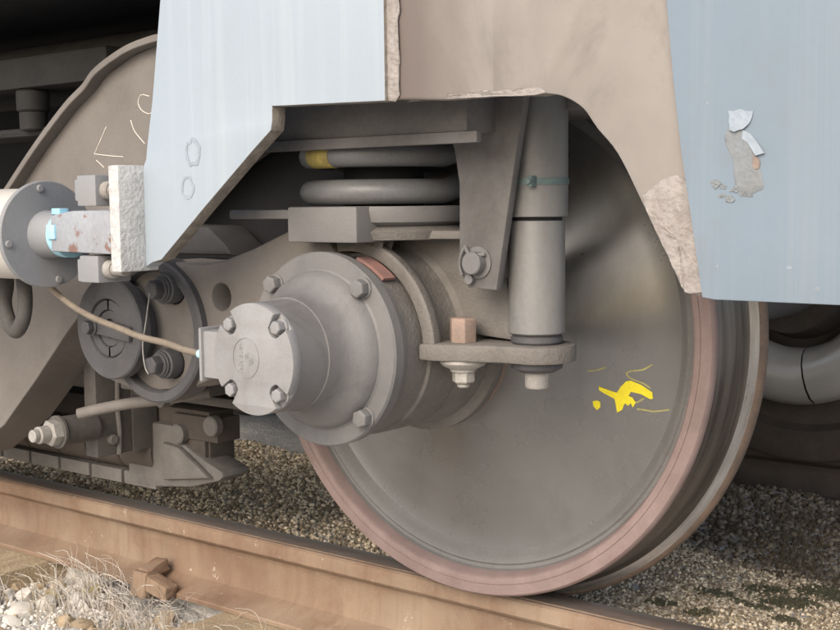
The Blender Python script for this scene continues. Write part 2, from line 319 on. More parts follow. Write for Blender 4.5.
# ================================================================== RAIL
def rail_section(yc):
    h = [(.0155, -.0005), (.027, -.004), (.0335, -.010), (.035, -.016), (.0355, -.034), (.031, -.040), (.012, -.050), (.0085, -.062), (.008, -.105), (.014, -.127), (.030, -.136), (.070, -.149), (.0715, -.152), (.070, -.160)]
    R = [(yc+a, b) for a, b in h]; Lf = [(yc-a, b) for a, b in reversed(h)]
    return Lf + [(yc, 0)] + R
def sweep_x(sec, x0, x1, n):
    V = []; Fc = []; k = len(sec)
    for i in range(n+1):
        x = x0+(x1-x0)*i/n; V += [(x, a, b) for a, b in sec]
    for i in range(n):
        for j in range(k):
            Fc.append((i*k+j, i*k+(j+1) % k, (i+1)*k+(j+1) % k, (i+1)*k+j))
    Fc.append(tuple(range(k))); Fc.append(tuple(n*k+j for j in range(k)))
    return V, Fc
RY = .0735
near_rail = thing('rail', 'rusty orange steel rail under the wheel, its outer side facing the camera', 'rail', (-.5, RY, -.16))
sec = rail_section(RY)
obj('rail_body', sweep_x(sec, -14, 9, 4), 'rail', near_rail, angle=30)
top = [(RY-.0295, -.0052), (RY-.0155, .0002), (RY, .0008), (RY+.0155, .0002), (RY+.027, -.0032), (RY+.0338, -.0095), (RY+.0356, -.016), (RY+.0346, -.016), (RY+.0326, -.0102), (RY+.026, -.0045), (RY+.0150, -.0012), (RY, -.0006), (RY-.0145, -.0012), (RY-.029, -.0062)]
obj('running_surface', sweep_x(top, -14, 9, 4), 'rail_top', near_rail, angle=30)
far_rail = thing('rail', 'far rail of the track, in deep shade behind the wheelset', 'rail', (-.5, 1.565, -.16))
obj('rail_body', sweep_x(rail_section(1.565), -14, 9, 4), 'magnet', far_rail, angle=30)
def lumpy(m, amt, seed, cuts=3):
    g = random.Random(seed); bm = bmesh.new(); vs = [bm.verts.new(p) for p in m[0]]
    for f in m[1]: bm.faces.new([vs[i] for i in f])
    bmesh.ops.recalc_face_normals(bm, faces=bm.faces)
    bmesh.ops.bevel(bm, geom=bm.edges[:], offset=.005, segments=2, profile=.6, affect='EDGES', clamp_overlap=True)
    bmesh.ops.subdivide_edges(bm, edges=[e for e in bm.edges if e.calc_length() > .009], cuts=cuts, use_grid_fill=True)
    bm.normal_update()
    for v in bm.verts: v.co += v.normal*g.uniform(-amt, amt)
    bm.verts.index_update(); out = [tuple(v.co) for v in bm.verts], [tuple(v.index for v in f.verts) for f in bm.faces]; bm.free(); return out
# rail anchor on the foot
anch = thing('rail_anchor', 'rusty rail anchor clamped over the rail foot behind the dry grass', 'rail anchor', (-.845, -.0, -.16))
obj('clamp_body', lumpy(rot(box(-.877, -.830, -.030, .010, -.172, -.116), 'X', -10, (-.85, 0, -.14)), .0016, 1), 'rail', anch, angle=50)
obj('clamp_jaw', lumpy(rot(box(-.872, -.837, -.012, .046, -.134, -.106), 'X', 14, (-.85, 0, -.12)), .0014, 2), 'rail', anch, angle=50)
obj('clamp_nose', lumpy(rot(box(-.832, -.765, -.028, .006, -.156, -.122), 'Y', 12, (-.80, 0, -.14)), .0018, 3), 'rail', anch, angle=50)
# sleepers
for i, x in enumerate((-1.36, -.50, .14, .85, -2.0, -2.7)):
    lab = {0: 'weathered wooden sleeper end at the left edge under the rail', 1: 'tan wooden sleeper end below the rail, right of the dry grass',
           2: 'wooden sleeper hidden under the gravel beneath the wheel'}.get(i)
    if i > 1: continue
    s = obj('sleeper', box(x-.13, x+.13, -.42, 2.05, -.31, -.162+.0), 'wood', None, bevel=.012, org=(x, .8, -.31))
    tag(s, lab, 'sleeper', 'wooden sleepers under the rail')

# ================================================================== STONES AND GRAVEL
def rock(seed, sub=1, sq=(1, .8, .6)):
    r = random.Random(seed); bm = bmesh.new(); bmesh.ops.create_icosphere(bm, subdivisions=sub, radius=1)
    pl = []
    for _ in range(7):
        d = Vector((r.gauss(0, 1), r.gauss(0, 1), r.gauss(0, 1))).normalized(); pl.append((d, r.uniform(.55, .85)))
    for v in bm.verts:
        for d, h in pl:
            k = v.co.dot(d)
            if k > h: v.co -= d*(k-h)
        v.co = Vector((v.co.x*sq[0], v.co.y*sq[1], v.co.z*sq[2]))*r.uniform(.93, 1.07)
    out = ([tuple(v.co) for v in bm.verts], [tuple(v.index for v in f.verts) for f in bm.faces]); bm.free(); return out
rocks = []
for s in range(9):
    m = rock(40+s, 2, (1, random.uniform(.65, .95), random.uniform(.5, .8)))
    for mt in ('stone_white', 'stone_tan', 'stone_brown', 'stone_yellow'):
        me = bpy.data.meshes.new('ballast_stone'); me.from_pydata(m[0], [], m[1]); me.materials.append(MT[mt])
        me.shade_smooth(); me.set_sharp_from_angle(angle=math.radians(28)); rocks.append((mt, me))
placed = []
def put_stone(x, y, r, mt):
    me = random.choice([q for k, q in rocks if k == mt])
    o = bpy.data.objects.new('ballast_stone', me); COL.objects.link(o); o.parent = ground
    o.location = (x, y, float(gz(np.float64(x), np.float64(y)))+r*random.uniform(.1, .45)); o.scale = (r, r, r)
    o.rotation_euler = (random.uniform(-.5, .5), random.uniform(-.5, .5), random.uniform(0, 6.3))
for t in range(4000):
    if len(placed) > 250: break
    x = random.uniform(-1.75, -.30); y = random.uniform(-.42, -.012); r = random.choice([.012, .015, .018, .022, .026, .031])
    if -1.49 < x < -1.23 and y > -.10 or -.64 < x < -.36 and r > .016: continue
    if all((x-a)**2+(y-b)**2 > (.72*(r+c))**2 for a, b, c in placed):
        placed.append((x, y, r)); u = random.random()
        put_stone(x, y, r, 'stone_white' if u < .62 else 'stone_tan' if u < .86 else 'stone_brown' if u < .96 else 'stone_yellow')
for x, y, r, mt in ((-1.28, -.12, .036, 'stone_white'), (-1.20, -.16, .032, 'stone_white'), (-1.22, -.085, .027, 'stone_tan'), (-1.12, -.13, .030, 'stone_white'), (-1.05, -.19, .034, 'stone_white'), (-1.33, -.21, .030, 'stone_tan'), (-1.15, -.215, .042, 'stone_white'), (-1.10, -.075, .024, 'stone_yellow'), (-1.24, -.24, .03, 'stone_brown')):
    put_stone(x, y, r, mt)
def scatter(name, n, xr, yr, size, material, seed, avoid=None, lift=.3, dens=None):
    g = np.random.default_rng(seed); base = [rock(100+k, 1, (1, .8, .65)) for k in range(8)]
    Vs, Fs, off = [], [], 0
    X = g.uniform(*xr, n); Y = g.uniform(*yr, n)
    if dens is not None:
        k = g.random(n) < dens(X, Y); X, Y = X[k], Y[k]
    if avoid is not None:
        k = ~avoid(X, Y); X, Y = X[k], Y[k]
    Rr_ = size[0]*(size[1]/size[0])**(g.random(len(X))**1.6); Z = gz(X, Y)+Rr_*g.uniform(.0, lift, len(X))
    for i in range(len(X)):
        bv, bf = base[i % 8]; a, b, c = g.uniform(0, 6.28, 3)
        R = (Matrix.Rotation(a, 3, 'X') @ Matrix.Rotation(b, 3, 'Y') @ Matrix.Rotation(c, 3, 'Z'))
        v = np.array(bv) @ np.array(R).T * Rr_[i] + np.array([X[i], Y[i], Z[i]])
        Vs.append(v); Fs.append(np.array(bf)+off); off += len(bv)
    V = np.concatenate(Vs); Fq = np.concatenate(Fs)
    me = bpy.data.meshes.new(name); me.vertices.add(len(V)); me.vertices.foreach_set('co', V.ravel())
    me.loops.add(Fq.size); me.loops.foreach_set('vertex_index', Fq.ravel().astype(np.int32))
    me.polygons.add(len(Fq)); me.polygons.foreach_set('loop_start', (np.arange(len(Fq))*3).astype(np.int32)); me.polygons.foreach_set('loop_total', np.full(len(Fq), 3, np.int32))
    me.update(calc_edges=True); me.materials.append(MT[material])
    o = bpy.data.objects.new(name, me); COL.objects.link(o); o['kind'] = 'stuff'; return o
def patchy(X, Y):
    return .45+.75*(np.sin(X*17+Y*9)*np.sin(Y*21-X*6)+.35 > -.05)
scatter('gravel', 46000, (-.25, .85), (.122, .72), (.0027, .0075), 'gravel', 1, dens=patchy)
scatter('gravel', 30000, (-2.2, -.25), (.122, .95), (.0038, .0105), 'gravel', 2)
scatter('gravel', 15000, (-.4, 1.1), (.68, 1.6), (.005, .014), 'gravel_shaded', 3)  # far gravel, darkened by colour where the light falls off
scatter('gravel', 6500, (-2.1, -.2), (-.7, -.005), (.004, .011), 'stone_white', 4, avoid=lambda X, Y: (abs(X+.50) < .14))

# ================================================================== WHEELSET
AZ = .46
wheel = thing('wheelset', 'steel train wheel with pink rim standing on the rail, fixed to its axle', 'train wheel', (0, .0735, 0))
C0 = (0, 0, AZ)
# outer rim ring with the fine wear groove
obj('rim', lathe([(.022, .4190), (.006, .4235), (.001, .4265), (0, .428), (0, .4365), (.0012, .4370), (.0012, .4376), (0, .4381), (.0005, .4545), (.003, .457), (.007, .4588), (.012, .4592)], C0, n=160, cap=False), 'rim', wheel, angle=35)
obj('tread', lathe([(.012, .4592), (.030, .4594), (.034, .4590), (.060, .4600), (.064, .4604), (.090, .4615), (.097, .4635), (.103, .4690)], C0, n=160, cap=False), 'tread', wheel)
obj('flange', lathe([(.103, .4690), (.107, .4755), (.1105, .4810)], C0, n=160, cap=False), 'flange', wheel)
obj('flange_back', lathe([(.1105, .4810), (.114, .4848), (.120, .4876), (.126, .4882), (.131, .4868), (.135, .4810), (.137, .470), (.137, .41)], C0, n=160, cap=False), 'rust_edge', wheel)
WEB = [(.022, .4190), (.0275, .4165), (.0285, .411), (.026, .4075), (.027, .4035), (.036, .396), (.043, .386), (.044, .372), (.040, .350), (.030, .310), (.014, .250), (-.006, .190), (-.018, .165), (-.028, .150), (-.060, .140), (-.085, .137), (-.088, .130)]
def web_y(r):
    for (y0, r0), (y1, r1) in zip(WEB[:-1], WEB[1:]):
        if r1 <= r <= r0: return y0+(y1-y0)*(r0-r)/(r0-r1)
    return 0
obj('rim_step', lathe(WEB[:7], C0, n=160, cap=False), 'rim_step', wheel, angle=40)
obj('web', lathe(WEB[6:], C0, n=160, cap=False), 'web', wheel, angle=40)
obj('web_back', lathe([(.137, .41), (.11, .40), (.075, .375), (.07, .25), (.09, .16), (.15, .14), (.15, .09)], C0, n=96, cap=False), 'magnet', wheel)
obj('axle', cyl('Y', -.1, 1.62, .09, C0, 48), 'frame', wheel)
for k, (a0, a1) in enumerate(((.0+.009, PI-.009), (PI+.009, 2*PI-.009))):
    ph = math.radians(-79)
    obj('brake_disc_half', lathe([(1.47, .180), (1.44, .183), (1.418, .196), (1.402, .22), (1.397, .25), (1.402, .282), (1.418, .310), (1.445, .328), (1.478, .33)], C0, n=64, cap=False, a0=a0+ph, a1=a1+ph), 'silver', wheel)
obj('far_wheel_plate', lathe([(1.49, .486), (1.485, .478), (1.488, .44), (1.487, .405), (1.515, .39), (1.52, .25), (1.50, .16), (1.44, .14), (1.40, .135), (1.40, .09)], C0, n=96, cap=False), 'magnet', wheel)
obj('far_wheel_rim', lathe([(1.49, .486), (1.495, .488), (1.505, .486), (1.52, .466), (1.62, .460), (1.625, .44), (1.60, .41), (1.56, .40)], C0, n=96, cap=False), 'tread', wheel)
# paint marks on the wheel plate (flat paint, following the cone)
def on_web(pts, th=.0009):
    out = []
    for x, z in pts:
        r = math.hypot(x, z-AZ); out.append((x, web_y(r)-th, z))
    return out
def stroke(pts, wd, th=.0009):
    L_, R_ = [], []
    P = [Vector((a, 0, b)) for a, b in pts]; Q = smooth_path(P, 6)
    for i, p in enumerate(Q):
        t = (Q[min(i+1, len(Q)-1)]-Q[max(i-1, 0)]).normalized(); n = Vector((-t.z, 0, t.x)); k = wd*random.uniform(.8, 1.1)
        L_.append((p.x+n.x*k, p.z+n.z*k)); R_.append((p.x-n.x*k, p.z-n.z*k))
    V = on_web(L_, th)+on_web(R_, th); n = len(L_)
    return V, [(i, i+1, n+i+1, n+i) for i in range(n-1)]
def paint_patch(name, pts, material):
    # densify so that the flat coat follows the cone
    cx, cz = sum(p[0] for p in pts)/len(pts), sum(p[1] for p in pts)/len(pts)
    cu_m = plate(pts, 0, .0004)
    bm = bmesh.new(); vs = [bm.verts.new((p[0], 0, p[2])) for p in cu_m[0]]
    for f in cu_m[1]:
        try: bm.faces.new([vs[i] for i in f])
        except ValueError: pass
    ar = [f for f in bm.faces if f.calc_area() < 1e-10]; bmesh.ops.delete(bm, geom=ar, context='FACES')
    bmesh.ops.remove_doubles(bm, verts=bm.verts, dist=1e-5)
    bmesh.ops.subdivide_edges(bm, edges=bm.edges, cuts=2, use_grid_fill=True)
    bm.verts.index_update()
    m = [(v.co.x, web_y(math.hypot(v.co.x, v.co.z-AZ))-.0011, v.co.z) for v in bm.verts], [tuple(v.index for v in f.verts) for f in bm.faces]
    bm.free(); return obj(name, m, material, wheel)
paint_patch('paint_mark', [(0.298, 0.391), (0.305, 0.393), (0.321, 0.387), (0.338, 0.376), (0.339, 0.366), (0.334, 0.365), (0.321, 0.372), (0.305, 0.375), (0.301, 0.368), (0.307, 0.366), (0.312, 0.358), (0.307, 0.35), (0.304, 0.357), (0.3, 0.352), (0.295, 0.356), (0.29, 0.345), (0.282, 0.34), (0.28, 0.356), (0.279, 0.362), (0.263, 0.37), (0.255, 0.375), (0.255, 0.381), (0.263, 0.378), (0.283, 0.372), (0.29, 0.383)], 'yellow')['label'] = 'bright yellow paint mark like a crooked arrow'
paint_patch('paint_dot', [(0.244, 0.356), (0.251, 0.358), (0.256, 0.356), (0.256, 0.347), (0.25, 0.342), (0.245, 0.348)], 'yellow')
for st_ in [[(0.238, 0.405), (0.253, 0.407), (0.266, 0.412)], [(0.339, 0.42), (0.324, 0.411), (0.306, 0.408), (0.299, 0.403), (0.306, 0.396), (0.325, 0.389), (0.335, 0.382)], [(0.325, 0.366), (0.318, 0.361), (0.312, 0.358)], [(0.313, 0.348), (0.327, 0.347), (0.342, 0.346), (0.366, 0.351)]]:
    obj('crayon_line', stroke(st_, .0014), 'yellow_thin', wheel)

# ================================================================== AXLEBOX
abx = thing('axlebox', 'grey cast axlebox with stepped round cover and sensor cap on the axle end', 'axlebox', (0, -.2, AZ))
obj('housing', lathe([(-.082, .145), (-.095, .155), (-.112, .155), (-.115, .139), (-.185, .139), (-.186, .1365), (-.192, .1365), (-.193, .139), (-.262, .139), (-.264, .134), (-.300, .134), (-.322, .136)], C0, n=96), 'cast', abx)
obj('seal_ring', lathe([(-.072, .135), (-.074, .150), (-.082, .152), (-.088, .140)], C0, n=80), 'orange', abx)
cov = obj('end_cover', lathe([(-.318, .130), (-.319, .138), (-.330, .1385), (-.331, .1435), (-.348, .1440), (-.3515, .1415), (-.3515, .1195), (-.354, .1165), (-.3635, .1135), (-.371, .106), (-.379, .0955), (-.388, .0885), (-.400, .0845), (-.418, .0818), (-.4185, .0800), (-.421, .0792), (-.470, .0783)], C0, n=128), 'grey', abx, angle=30)
bolt_src = None
for ang in (133, 47, -46, 221):
    x, z = .128*math.cos(math.radians(ang)), AZ+.128*math.sin(math.radians(ang))
    b = merge(cyl('Y', -.350, -.354, .0155, (0, 0, 0), 24), hexa('Y', -.353, -.369, .0135, (0, 0, 0), .3))
    if bolt_src is None: bolt_src = obj('bolt', (b[0], b[1]), 'grey', cov, org=(0, 0, 0), bevel=.0008); bolt_src.location = Vector((x, 0, z))-wloc(cov)
    else: clone(bolt_src, cov, (x, 0, z), random.uniform(0, 1))
# sensor cap: round plate with four bolt notches and a cable outlet on its left
Rc = .0785; out = []
notch = [(-.070, .048, .0205), (.026, .0485, .0), (-.067, -.052, .0205), (.036, -.049, .0)]
def cap_outline():
    import itertools
    N = 720; pts = []
    for i in range(N):
        t = 2*PI*i/N; x, z = Rc*math.cos(t), Rc*math.sin(t)
        pts.append((x, z))
    return pts
def in_notch(x, z):
    # bolt pockets: rounded inside, open to the outside
    for bx, bz, s in NOT:
        d = Vector((bx, bz)).normalized(); p = Vector((x, z))-Vector((bx, bz)); al = p.dot(d); ac = p.dot(Vector((-d.y, d.x)))
        if al >= 0 and abs(ac) < .0148: return True
        if p.length < .0148: return True
    return False
NOT = [(.066*math.cos(math.radians(a)), .066*math.sin(math.radians(a)), 0) for a in (45, 135, 225, 315)]
def radial_outline(n=540):
    pts = []
    for i in range(n):
        t = 2*PI*i/n; r = Rc
        while in_notch(r*math.cos(t), r*math.sin(t)) and r > .03: r -= .0006
        pts.append((r*math.cos(t), AZ+r*math.sin(t)))
    return pts
cap = obj('sensor_cap', plate(radial_outline(), -.470, -.4875, bev=.0014), 'cap', abx, angle=30)
obj('cap_flange', lathe([(-.4705, Rc-.0002), (-.4745, Rc-.0002), (-.4750, .076)], C0, n=96), 'cap', abx)
obj('cable_outlet', merge(box(-.1035, -.060, -.4855, -.440, AZ-.034, AZ+.034), box(-.109, -.103, -.490, -.436, AZ-.039, AZ+.039)), 'cap', abx, bevel=.004)
cb = None
for a in (45, 135, 225, 315):
    x, z = .066*math.cos(math.radians(a)), AZ+.066*math.sin(math.radians(a))
    b = merge(cyl('Y', -.4750, -.4775, .0125, (0, 0, 0), 20), hexa('Y', -.477, -.4905, .0098, (0, 0, 0), .2))
    if cb is None: cb = obj('bolt', b, 'cap', cap, org=(0, 0, 0), bevel=.0006); cb.location = Vector((x, 0, z))-wloc(cap)
    else: clone(cb, cap, (x, 0, z), random.uniform(0, 1))
# embossed oval with vertical lettering and a spiral
EX, EZ = -.013, AZ+.0015
ov = [(EX+.0262*math.cos(2*PI*i/64), EZ+.0288*math.sin(2*PI*i/64)) for i in range(64)]
ov2 = [(EX+.0248*math.cos(2*PI*i/64), EZ+.0274*math.sin(2*PI*i/64)) for i in range(64)]
em = plate(ov, -.4870, -.4884, holes=[ov2])
sp = [(EX+.006+(.0012+.0086*k/60)*math.cos(k*.33), -.4876, EZ-.001+(.0012+.0086*k/60)*math.sin(k*.33)) for k in range(61)]
em = merge(em, tube(sp, .00085, 6, smooth=False))
tx = bpy.data.curves.new('text', 'FONT'); tx.body = 'faiveley'; tx.size = .0135; tx.extrude = .0005; tx.align_x = 'CENTER'; tx.align_y = 'CENTER'; tx.space_character = 1.12
to = bpy.data.objects.new('text', tx); tm = bpy.data.meshes.new_from_object(to)
em = merge(em, ([(EX-.0105-v.co.y, -.4878-v.co.z, EZ+v.co.x) for v in tm.vertices], [tuple(p.vertices) for p in tm.polygons]))
bpy.data.objects.remove(to); bpy.data.curves.remove(tx)
obj('emblem', em, 'cap', cap)
# saddle casting over the bearing: arched front rim, web, damper arm
obj('saddle_arch', lathe([(-.272, .1415), (-.286, .1425), (-.287, .145), (-.287, .158), (-.284, .1618), (-.272, .1625), (-.264, .1585), (-.254, .153), (-.225, .151), (-.212, .154), (-.204, .163), (-.199, .171), (-.190, .174), (-.160, .174), (-.150, .14), (-.272, .1415)], C0, n=40, cap=False, a0=math.radians(1), a1=math.radians(98)), 'cast', abx, angle=30)
up = [(-.03, .618), (-.02, .60)] + arc(0, AZ, .150, 96, 8, 20) + [(.30, .470), (.292, .474), (.270, .487), (.248, .512), (.236, .540), (.231, .575), (.229, .620), (.222, .634), (-.03, .634)]
obj('saddle_web', plate(up, -.205, -.165, bev=.004), 'cast', abx, angle=30)
obj('top_lip', plate([(-.045, -.292), (.055, -.290), (.075, -.278), (.10, -.255), (.21, -.245), (.21, -.15), (-.045, -.15)], .6205, .6335, axis='Z', bev=.003), 'cast', abx, angle=35)
obj('lip_fillet', lathe([(-.284, .1618), (-.285, .170), (-.276, .176), (-.262, .172), (-.262, .158)], C0, n=14, cap=False, a0=math.radians(66), a1=math.radians(100)), 'cast', abx, angle=40)
arm = [(.140, -.292), (.165, -.289), (.235, -.262), (.262, -.253)] + arc(.281, -.2, .056, -72, 80, 14) + [(.26, -.140), (.14, -.130)]
obj('damper_arm', plate(arm, .4475, .4725, axis='Z', bev=.004), 'cast', abx, angle=35)
bx_, by_ = .182, -.243
bb = obj('arm_bolt', merge(hexa('Z', .4725, .508, .0205, (bx_, by_, 0), .25)), 'orange', abx, bevel=.001, label='orange primed hex bolt head on the damper arm')
obj('bolt_nut', merge(lathe([(.4475, .034), (.443, .0345), (.439, .031), (.433, .019), (.430, .019)], (bx_, by_, 0), 'Z', 32), hexa('Z', .431, .413, .0165, (bx_, by_, 0), .4), cyl('Z', .413, .406, .0095, (bx_, by_, 0), 16, .002)), 'light_steel', bb)
obj('rear_bolt', merge(hexa('Z', .4475, .43, .013, (.245, -.145, 0), .4), cyl('Z', .43, .42, .008, (.245, -.145, 0), 14)), 'frame', abx)
obj('seal_lip', plate(arc(0, AZ, .1375, 48, 72, 12)+arc(0, AZ, .1425, 72, 48, 12), -.316, -.290), 'pinkred', abx, label='red seal showing in the gap beside the cover')
# guide arm to the left
ga = [(-.62, .40), (-.60, .362), (-.50, .345), (-.36, .362), (-.30, .385), (-.12, .40), (-.05, .46), (-.02, .60), (-.05, .636), (-.117, .634), (-.20, .604), (-.275, .582), (-.32, .575), (-.45, .578), (-.56, .56), (-.62, .50)]
hole = arc(-.278, .5225, .0215, 0, 345, 23)
obj('guide_arm', plate(ga, -.292, -.150, holes=[hole], bev=.008), 'beige', abx, angle=35)

# ================================================================== PRIMARY SPRING + SEAT
spr = thing('coil_spring', 'thick grey coil spring with a yellow band above the axlebox', 'spring', (0, -.2, .672))
SC = (.0, -.2)
P = []; rs, wr = .112, .0185
for k in range(0, 161):
    t = k/160*1.55; a = math.radians(-185)+t*2*PI
    ph = (t % 1.0); z = .6905 + .0545*(int(t) + (0 if ph < .52 else (ph-.52)/.48)*1.0)
    P.append((SC[0]+rs*math.cos(a), SC[1]+rs*math.sin(a), z))
coil = obj('coil', tube(P, wr, 16, smooth=False), 'spring', spr)
bpts = [(SC[0]+rs*math.cos(math.radians(a)), SC[1]+rs*math.sin(math.radians(a)), .745) for a in range(-113, -88, 3)]
obj('yellow_band', tube(bpts, wr+.0009, 18, smooth=False), 'band', coil)
seat = thing('spring_seat', 'blocky grey lower spring seat with rounded pan on top of the axlebox', 'spring seat', (0, -.2, .634))
obj('seat_block', box(-.068, .070, -.345, -.215, .617, .6695), 'grey', seat, bevel=.004)
obj('seat_pan', lathe([(.640, .09), (.640, .116), (.646, .127), (.664, .131), (.669, .129), (.669, .10)], (SC[0]+.012, SC[1], 0), 'Z', 64), 'grey', seat)
obj('seat_base', lathe([(.620, .12), (.632, .125), (.640, .110)], (SC[0]+.02, SC[1], 0), 'Z', 48), 'cast', seat)
obj('seat_tab', box(-.205, -.074, -.336, -.24, .651, .6655), 'grey', seat, bevel=.004)

# ================================================================== VERTICAL DAMPER
dmp = thing('shock_absorber', 'upright grey shock absorber tube standing on the axlebox arm', 'shock absorber', (.281, -.2, .448))
DC = (.281, -.2, 0)
obj('body_tube', lathe([(.486, .036), (.489, .0402), (.6445, .0402), (.647, .039)], DC, 'Z', 48), 'damper', dmp)
obj('dust_cover', lathe([(.652, .040), (.653, .0445), (.86, .0445)], DC, 'Z', 48), 'damper', dmp)
obj('rod_neck', cyl('Z', .64, .66, .036, DC, 32), 'black', dmp)
obj('bush_upper', lathe([(.4725, .034), (.476, .037), (.482, .037), (.486, .033)], DC, 'Z', 40), 'steel', dmp)
obj('bush_lower', lathe([(.4475, .036), (.444, .0375), (.438, .0365), (.432, .026)], DC, 'Z', 40), 'steel', dmp)
obj('stud', lathe([(.434, .0172), (.411, .0172), (.4085, .0155)], DC, 'Z', 28), 'light_steel', dmp)
st = obj('strap', lathe([(.697, .0446), (.697, .0462), (.706, .0462), (.706, .0446)], DC, 'Z', 40), 'teal', dmp, label='thin teal clamp strap round the tube')
obj('screw', merge(box(.300, .307, -.252, -.240, .694, .709), cyl('Y', -.256, -.25, .004, (.3035, 0, .7015), 10)), 'teal', st, bevel=.001)

# ================================================================== LINK PLATE WITH PIN
lnk = thing('hanger_plate', 'tapered steel hanger plate with a cotter pinned bolt in front of the spring', 'hanger plate', (.24, -.27, .553))
obj('plate', plate([(.184, .83), (.184, .768), (.192, .747), (.200, .70), (.199, .578), (.214, .5545), (.262, .552), (.312, .83)], -.273, -.258, bev=.0015), 'frame', lnk)
pn = obj('pin', merge(cyl('Y', -.273, -.276, .0225, (.2325, 0, .5900), 28), cyl('Y', -.273, -.292, .0158, (.232, 0, .5895), 28, .0015)), 'grey', lnk)
obj('cotter_pin', merge(tube([(.213, -.278, .612), (.222, -.284, .604), (.230, -.287, .598), (.236, -.286, .600), (.248, -.280, .602)], .0028, 8), tube([(.213, -.278, .612), (.207, -.28, .600), (.204, -.279, .585), (.208, -.279, .572)], .0022, 8), lathe([(-.282, .0042), (-.282, .0068), (-.276, .0068), (-.276, .0042)], (.221, 0, .5665), 'Y', 16)), 'grey', pn)
obj('link_behind', box(.205, .25, -.255, -.21, .566, .612), 'frame', lnk, bevel=.003)

# ================================================================== BOGIE FRAME
bog = thing('bogie_frame', 'beige bogie side frame with a curved flanged edge behind the yaw damper', 'bogie frame', (-.8, -.2, .22))
topc = [(-1.9, .60), (-1.15, .60), (-1.045, .645), (-.972, .702), (-.868, .785), (-.766, .857), (-.706, .890), (-.668, .917), (-.592, .945), (-.53, .957), (-.45, .962), (-.2, .963), (.40, .963)]
botc = [(.40, .835), (-.24, .835), (-.30, .80), (-.52, .70), (-.70, .545), (-.758, .490), (-.828, .430), (-.935, .330), (-1.055, .225), (-1.2, .14), (-1.9, .14)]
obj('web_plate', plate(topc+botc, -.205, -.190), 'beige', bog)
def band(path, th, y0, y1, side):
    P = [Vector((a, b)) for a, b in path]; V = []; Fc = []
    for i, p in enumerate(P):
        t = (P[min(i+1, len(P)-1)]-P[max(i-1, 0)]).normalized(); n = Vector((-t.y, t.x))*side
        q = p+n*th; e = .0015
        V += [(p.x, y1, p.y), (p.x, y0+e, p.y), ((p.x*.9+q.x*.1), y0, p.y*.9+q.y*.1), ((q.x*.9+p.x*.1), y0, q.y*.9+p.y*.1), (q.x, y0+e, q.y), (q.x, y1, q.y)]
    for i in range(len(P)-1):
        for k in range(6):
            Fc.append((i*6+k, i*6+(k+1) % 6, i*6+6+(k+1) % 6, i*6+6+k))
    Fc.append(tuple(range(6))); Fc.append(tuple(len(P)*6-6+k for k in range(6)))
    return V, Fc
tp = [tuple(v)[:2] for v in smooth_path([(a, b, 0) for a, b in topc], 5)]
obj('top_flange', band(tp, .013, -.232, -.10, 1), 'beige', bog, angle=30)
obj('bottom_flange', band(botc, .012, -.212, -.10, 1), 'beige', bog, angle=30)
obj('spring_beam', merge(box(-.112, .262, -.338, -.10, .7675, .846)), 'frame', bog, bevel=.003)
obj('beam_lip', merge(box(-.114, .283, -.346, -.333, .752, .7675)), 'frame', bog, bevel=.002)
obj('beam_rear', box(-.40, .42, -.19, .02, .80, .93), 'frame', bog, bevel=.006)
obj('shade_plate', box(-.60, -.05, -.075, -.055, .60, .95), 'black', bog)  # added plate, its black stands in for shade in the gap
obj('spring_guide', cyl('Z', .64, .79, .062, (0, -.2, 0), 32), 'black', bog)
obj('pivot_bracket', merge(box(-.70, -.47, -.20, -.12, .39, .50), box(-.655, -.60, -.285, -.17, .425, .470)), 'beige_dark', bog, bevel=.01)
obj('stop_bracket', merge(plate([(-.56, .585), (-.36, .585), (-.37, .60), (-.42, .635), (-.56, .64)], -.19, -.10, bev=.006)), 'grime', bog)
for ln in ([(-.548, .870), (-.571, .874), (-.581, .862), (-.572, .847), (-.549, .839), (-.535, .85)], [(-.676, .822), (-.698, .794), (-.716, .772)], [(-.716, .772), (-.669, .767), (-.63, .764)], [(-.604, .83), (-.593, .809), (-.566, .786)], [(-.71, .76), (-.688, .746)]):
    obj('chalk_line', tube([(a, -.2055, b) for a, b in ln], .0008, 6, 5), 'stone_white', bog)

# ================================================================== PIVOT BUSHING
pv = thing('pivot_bushing', 'dark grey round pivot bushing with barred cap, left of the guide arm', 'pivot bushing', (-.51, -.3, AZ))
PC = (-.513, 0, .4615)
obj('bush_housing', lathe([(-.15, .098), (-.275, .098), (-.290, .092)], (-.50, 0, .457), 'Y', 64), 'beige', pv)
obj('outer_ring', lathe([(-.260, .104), (-.304, .104), (-.308, .107), (-.308, .121), (-.304, .125), (-.260, .125)], (-.435, 0, .458), 'Y', 72), 'steel', pv)
obj('hub', lathe([(-.300, .078), (-.322, .082)], PC, 'Y', 48), 'steel', pv)
obj('cap_ring', lathe([(-.318, .086), (-.320, .0895), (-.338, .0895), (-.341, .087), (-.342, .053), (-.338, .0505), (-.330, .0505)], PC, 'Y', 72), 'steel', pv)
for k in range(4):
    a = math.radians(90*k+3); a2 = math.radians(90*k+87)
    obj('segment', lathe([(-.328, .0495), (-.3385, .0495), (-.3395, .0485), (-.3395, .0335), (-.336, .032), (-.328, .032)], PC, 'Y', 14, a0=a, a1=a2), 'steel', pv)
obj('segment_ring', lathe([(-.328, .031), (-.3365, .031), (-.3365, .017), (-.326, .016)], PC, 'Y', 40), 'steel', pv)
obj('core', cyl('Y', -.318, -.327, .05, PC, 32), 'black', pv)
bar = obj('clamp_bar', rot(box(-.567, -.445, -.350, -.336, .449, .475), 'Y', 6, PC), 'steel', pv, bevel=.003)
